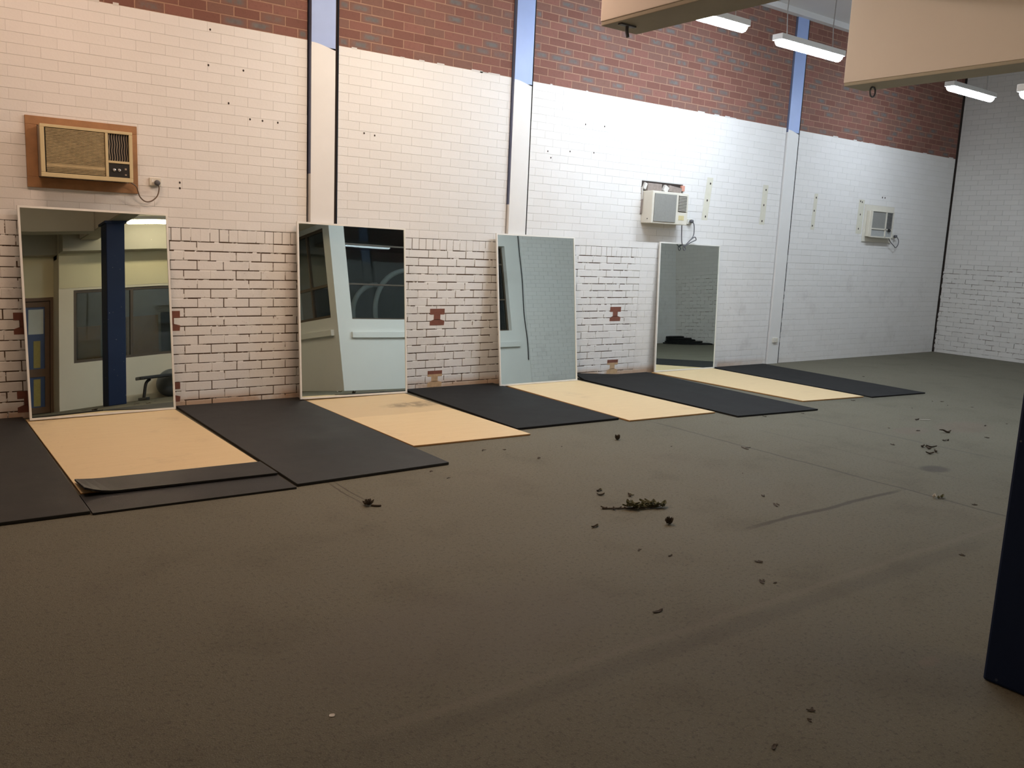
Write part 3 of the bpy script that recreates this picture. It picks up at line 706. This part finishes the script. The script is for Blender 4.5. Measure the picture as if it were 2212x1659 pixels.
# ------------------------------------------------------------------ things seen in the mirrors
e = empty('weight_bench', 'black flat weight bench standing in front of the office wall', 'bench', (4.93, -8.02, 0))
MB().box(-.52,.52,-.13,.13,.37,.43).build('pad', 'black', e, bevel=.015)
for s in (-1, 1):
    MB().tube(spline([(s*.30,0,.37),(s*.37,0,.30),(s*.40,0,.12),(s*.41,0,.045)]), .028, 8).build('leg', 'black', e, smooth=True)
    MB().box(s*.41-.03,s*.41+.03,-.22,.22,0,.05).build('foot', 'black', e, bevel=.006)
m = MB(); m.lathe([(.26*math.sin(PI*k/16)+.0005, .26-.26*math.cos(PI*k/16)) for k in range(17)], Matrix.Translation((5.15,-8.42,0)), 28)
tag(m.build('exercise_ball', 'ball', smooth=True), 'grey exercise ball tucked between the black weight bench and the office wall', 'ball')
m = MB(); mats = []
for k in range(5):
    n = 9; pts = []
    for j in range(n):
        a = 2*PI*j/n; rr = 1+rnd.uniform(-.16,.16); pts.append((.34*rr*math.cos(a)+rnd.uniform(-.05,.05), .68*rr*math.sin(a)))
    m.prism([(a*(1-.07*k), b*(1-.17*k)-.10*k) for a, b in pts], k*.037, k*.037+.030)
o = m.build('mat_heap', 'rubber', bevel=.008); o.location = (15.40, -5.80, .001); tag(o, 'heap of torn black rubber matting in the far corner', 'mat')
o = MB().tube(spline([(11.06,-6.585,.69),(11.075,-6.585,1.1),(11.05,-6.585,1.7),(11.08,-6.585,2.4),(11.07,-6.585,3.1),(11.08,-6.585,4.3)]), .011, 8).build('hanging_cable', 'black', smooth=True)
tag(o, 'black cable hanging down the white wall opposite', 'cable')
# boards behind the office window
tag(MB().box(4.62,5.22,-9.30,-9.26,0,1.62,0,Matrix.Rotation(.05,3,'X')).build('leaning_board', 'board'), 'brown board leaning behind the office window', 'board')
tag(MB().box(5.28,6.0,-9.30,-9.26,0,1.66,0,Matrix.Rotation(.05,3,'X')).build('leaning_board', 'black'), 'black board leaning behind the office window', 'board')
tag(MB().box(3.75,4.15,-9.62,-9.25,0,1.5).build('tall_cabinet', 'board', bevel=.01), 'narrow brown cabinet behind the office window', 'cabinet')
for i, (x, r, lab) in enumerate(((8.05, .55, 'taller pale arc standing in for a reflection in the dark window'), (7.70, .38, 'shorter pale arc standing in for a reflection in the dark window'))):
    o = MB().tube([(x, -7.6-i*.3, .1)] + [(x+r*1.6*(1-math.cos(a)), -7.6-i*.3, 1.5+r*1.7*math.sin(a)) for a in [PI/2*k/10 for k in range(11)]], .05, 10).build('window_reflection', 'reflected_arc', smooth=True); tag(o, lab, 'reflected_arc')  # solid arcs added in place of reflections in the window glass

# ------------------------------------------------------------------ litter on the floor
def leafmesh(m, x, y, L, w, ang, z=.002, curl=.5, mi=0, n=5):
    c, s = math.cos(ang), math.sin(ang); V = []; F = []
    for i in range(n+1):
        u = i/n; hw = w*math.sin(PI*min(.97, max(.06, u)))**.8*.5; px = (u-.5)*L; zz = z+curl*w*(abs(u-.45)**1.5)*1.6
        for side, dzz in ((-1, curl*w*.45), (0, 0), (1, curl*w*.35)):
            py = side*hw; V.append((x+px*c-py*s, y+px*s+py*c, zz+dzz*abs(side)))
    for i in range(n):
        for k in range(2):
            a = i*3+k; F.append((a, a+1, a+4, a+3))
    m.add(V, F, mi); return m
def litter(name, label, cat, x, y, build, mats, group=None, shrink=.62):
    m = MB(); build(m); o = m.build(name, mats); o.location = (x, y, 0)
    if shrink != 1: o.data.transform(Matrix.Scale(shrink, 4))
    sd = o.modifiers.new('thickness', 'SOLIDIFY'); sd.thickness = .0012; sd.offset = 1
    return tag(o, label, cat, group)
def twig_build(m):
    m.tube(spline([(-.30,.16,.006),(-.12,.06,.010),(.0,.0,.014),(.14,-.02,.010)]), lambda u: .005-.002*u, 6, 0)
    for k in range(24):
        u = rnd.random(); leafmesh(m, -.10+.26*u+rnd.uniform(-.03,.03), .05-.07*u+rnd.uniform(-.04,.06), rnd.uniform(.07,.11), rnd.uniform(.03,.045), rnd.uniform(0,6.3), rnd.uniform(.003,.028), .75, 1)
    for k in range(5): leafmesh(m, -.28+.05*k, .15-.03*k+rnd.uniform(-.02,.02), .05, .018, rnd.uniform(0,6.3), .004, .8, 0)
litter('leafy_twig', 'largest broken twig with dull green leaves on the bare floor', 'twig', 3.909, -4.33, twig_build, ['leaf','leafgreen'], shrink=.85)
def lump(m):
    for k in range(9): leafmesh(m, rnd.uniform(-.03,.03), rnd.uniform(-.02,.02), .05, .026, rnd.uniform(0,6.3), rnd.uniform(.004,.012), 1.1)
    m.tube(spline([(.02,-.02,.006),(.05,-.05,.008),(.075,-.055,.006)]), .006, 6)
litter('dead_leaf_clump', 'black leaf clump at the end of the scrape beside the largest mat', 'debris', 2.372, -3.43, lump, ['leaf'], shrink=.9)
def curl(m):
    for k in range(7): leafmesh(m, rnd.uniform(-.018,.018), rnd.uniform(-.015,.015), .06, .045, k*.9, .004, 1.5)
litter('curled_leaf', 'dark curled dry leaf standing in front of the leafy twig', 'leaf', 3.813, -4.623, curl, ['leaf'])
litter('curled_leaf', 'upright dry leaf scrap on the floor off the third plywood board', 'leaf', 5.129, -2.747, curl, ['leaf'])
def pair(m):
    for k in range(4): leafmesh(m, (k-1.5)*.035, rnd.uniform(-.02,.02), .06, .024, rnd.uniform(-.6,.6), .003, .7)
def bird(m):
    m.tube(spline([(-.10,.06,.05),(-.05,.03,.045),(.0,.0,.02),(.05,-.02,.008)]), lambda u: .006+.018*u*(1-u*.5), 7); leafmesh(m, .03, -.01, .11, .05, -.4, .004, .8)
litter('curled_leaf', 'biggest arched dry leaf on the floor toward the far wall', 'leaf', 8.409, -3.968, bird, ['leaf'])
litter('dry_leaf', 'dry leaf with a pale stalk beyond the arched leaf', 'leaf', 8.789, -3.463, lambda m: (pair(m), m.tube([(.02,-.02,.004),(.20,-.12,.006)], .004, 6, 1)), ['leaf','palechip'])
litter('dry_leaf', 'dry leaf lying just in front of the arched leaf', 'leaf', 8.034, -4.163, pair, ['leaf'])
for i, (x, y) in enumerate(((7.532,-4.206),(7.507,-4.271),(7.318,-4.386),(7.443,-4.373),(7.60,-4.25))):
    litter('dry_leaf', 'dry leaf in the loose cluster between the arched leaf and the round stain', 'leaf', x, y, (lambda m, i=i: leafmesh(m, 0, 0, .10+.01*i, .04, i*1.3, .003, .9)), ['leaf'], 'cluster of dry leaves')
litter('paper_scrap', 'pale crumpled scrap at the far end of the floor groove', 'scrap', 5.984, -5.15, lambda m: (leafmesh(m, -.03, .01, .05, .04, .4, .004, 1.2, 0), leafmesh(m, .0, -.03, .05, .03, .8, .004, .9, 1), leafmesh(m, .07, -.03, .09, .04, .2, .004, .9, 1)), ['palechip','leafgreen'])
litter('paint_chip', 'lone white paint chip on the dark floor nearest the camera', 'chip', 1.184, -5.53, lambda m: leafmesh(m, 0, 0, .022, .022, .3, .001, .1), ['palechip'], shrink=1)
for x, y, a in ((3.908,-3.873,.3),(3.853,-3.954,-.5),(4.018,-4.065,1.2),(3.37,-4.44,.1)):
    litter('leaf_fragment', 'leaf fragment lying close around the leafy twig', 'leaf', x, y, (lambda m, a=a: (leafmesh(m, 0, 0, .085, .03, a, .003, .8, 0), leafmesh(m, .045, .01, .05, .02, a+.7, .003, .8, 1))), ['leaf','leafgreen'], 'leaf fragments around the twig')
small = ((4.762,-4.696),(5.933,-3.492),(5.382,-3.152),(4.092,-2.957),(3.839,-2.55),(4.006,-2.613),(3.156,-3.121),(3.133,-2.916),(4.51,-2.733),(4.866,-4.512),(5.232,-4.037),
    (3.557,-5.521),(3.609,-5.565),(3.779,-5.329),(3.326,-4.863),(2.821,-5.503),(9.421,-3.049),(10.153,-2.896),(10.245,-2.967),(10.048,-3.136),(10.226,-3.335),(9.19,-3.973),(8.566,-4.286),
    (8.051,-3.573),(7.352,-4.021),(7.311,-2.63),(7.863,-2.70),(8.213,-3.786),(4.934,-5.859),(6.068,-5.38),(3.419,-5.014),(2.686,-6.423),(2.623,-6.461),(2.368,-6.499),(9.541,-4.032),(9.191,-2.45),(13.778,-.952),(11.223,-1.317))
big = {0:.11, 1:.16, 15:.09, 11:.08, 13:.07}
protos = []
for i, (x, y) in enumerate(small):
    L = big.get(i, .03+.035*rnd.random()) * (1.25 if x > 7 else 1)
    litter('leaf_scrap', 'tiny dark leaf scrap scattered on the open concrete floor', 'leaf', x, y, (lambda m, L=L: (leafmesh(m, 0, 0, L, min(.03, L*.4), rnd.uniform(0,6.3), .0015, .35), leafmesh(m, L*.5, .01, L*.6, min(.022, L*.3), rnd.uniform(0,6.3), .0015, .3))), ['leaf'], 'scattered leaf scraps')

# ------------------------------------------------------------------ picture settings
w = bpy.data.worlds.new('world'); S.world = w; w.use_nodes = True
w.node_tree.nodes['Background'].inputs[0].default_value = (.02, .02, .022, 1)
S.view_settings.view_transform = 'Standard'; S.view_settings.look = 'None'; S.view_settings.gamma = 1; S.view_settings.exposure = 0.15
S.view_settings.use_curve_mapping = False
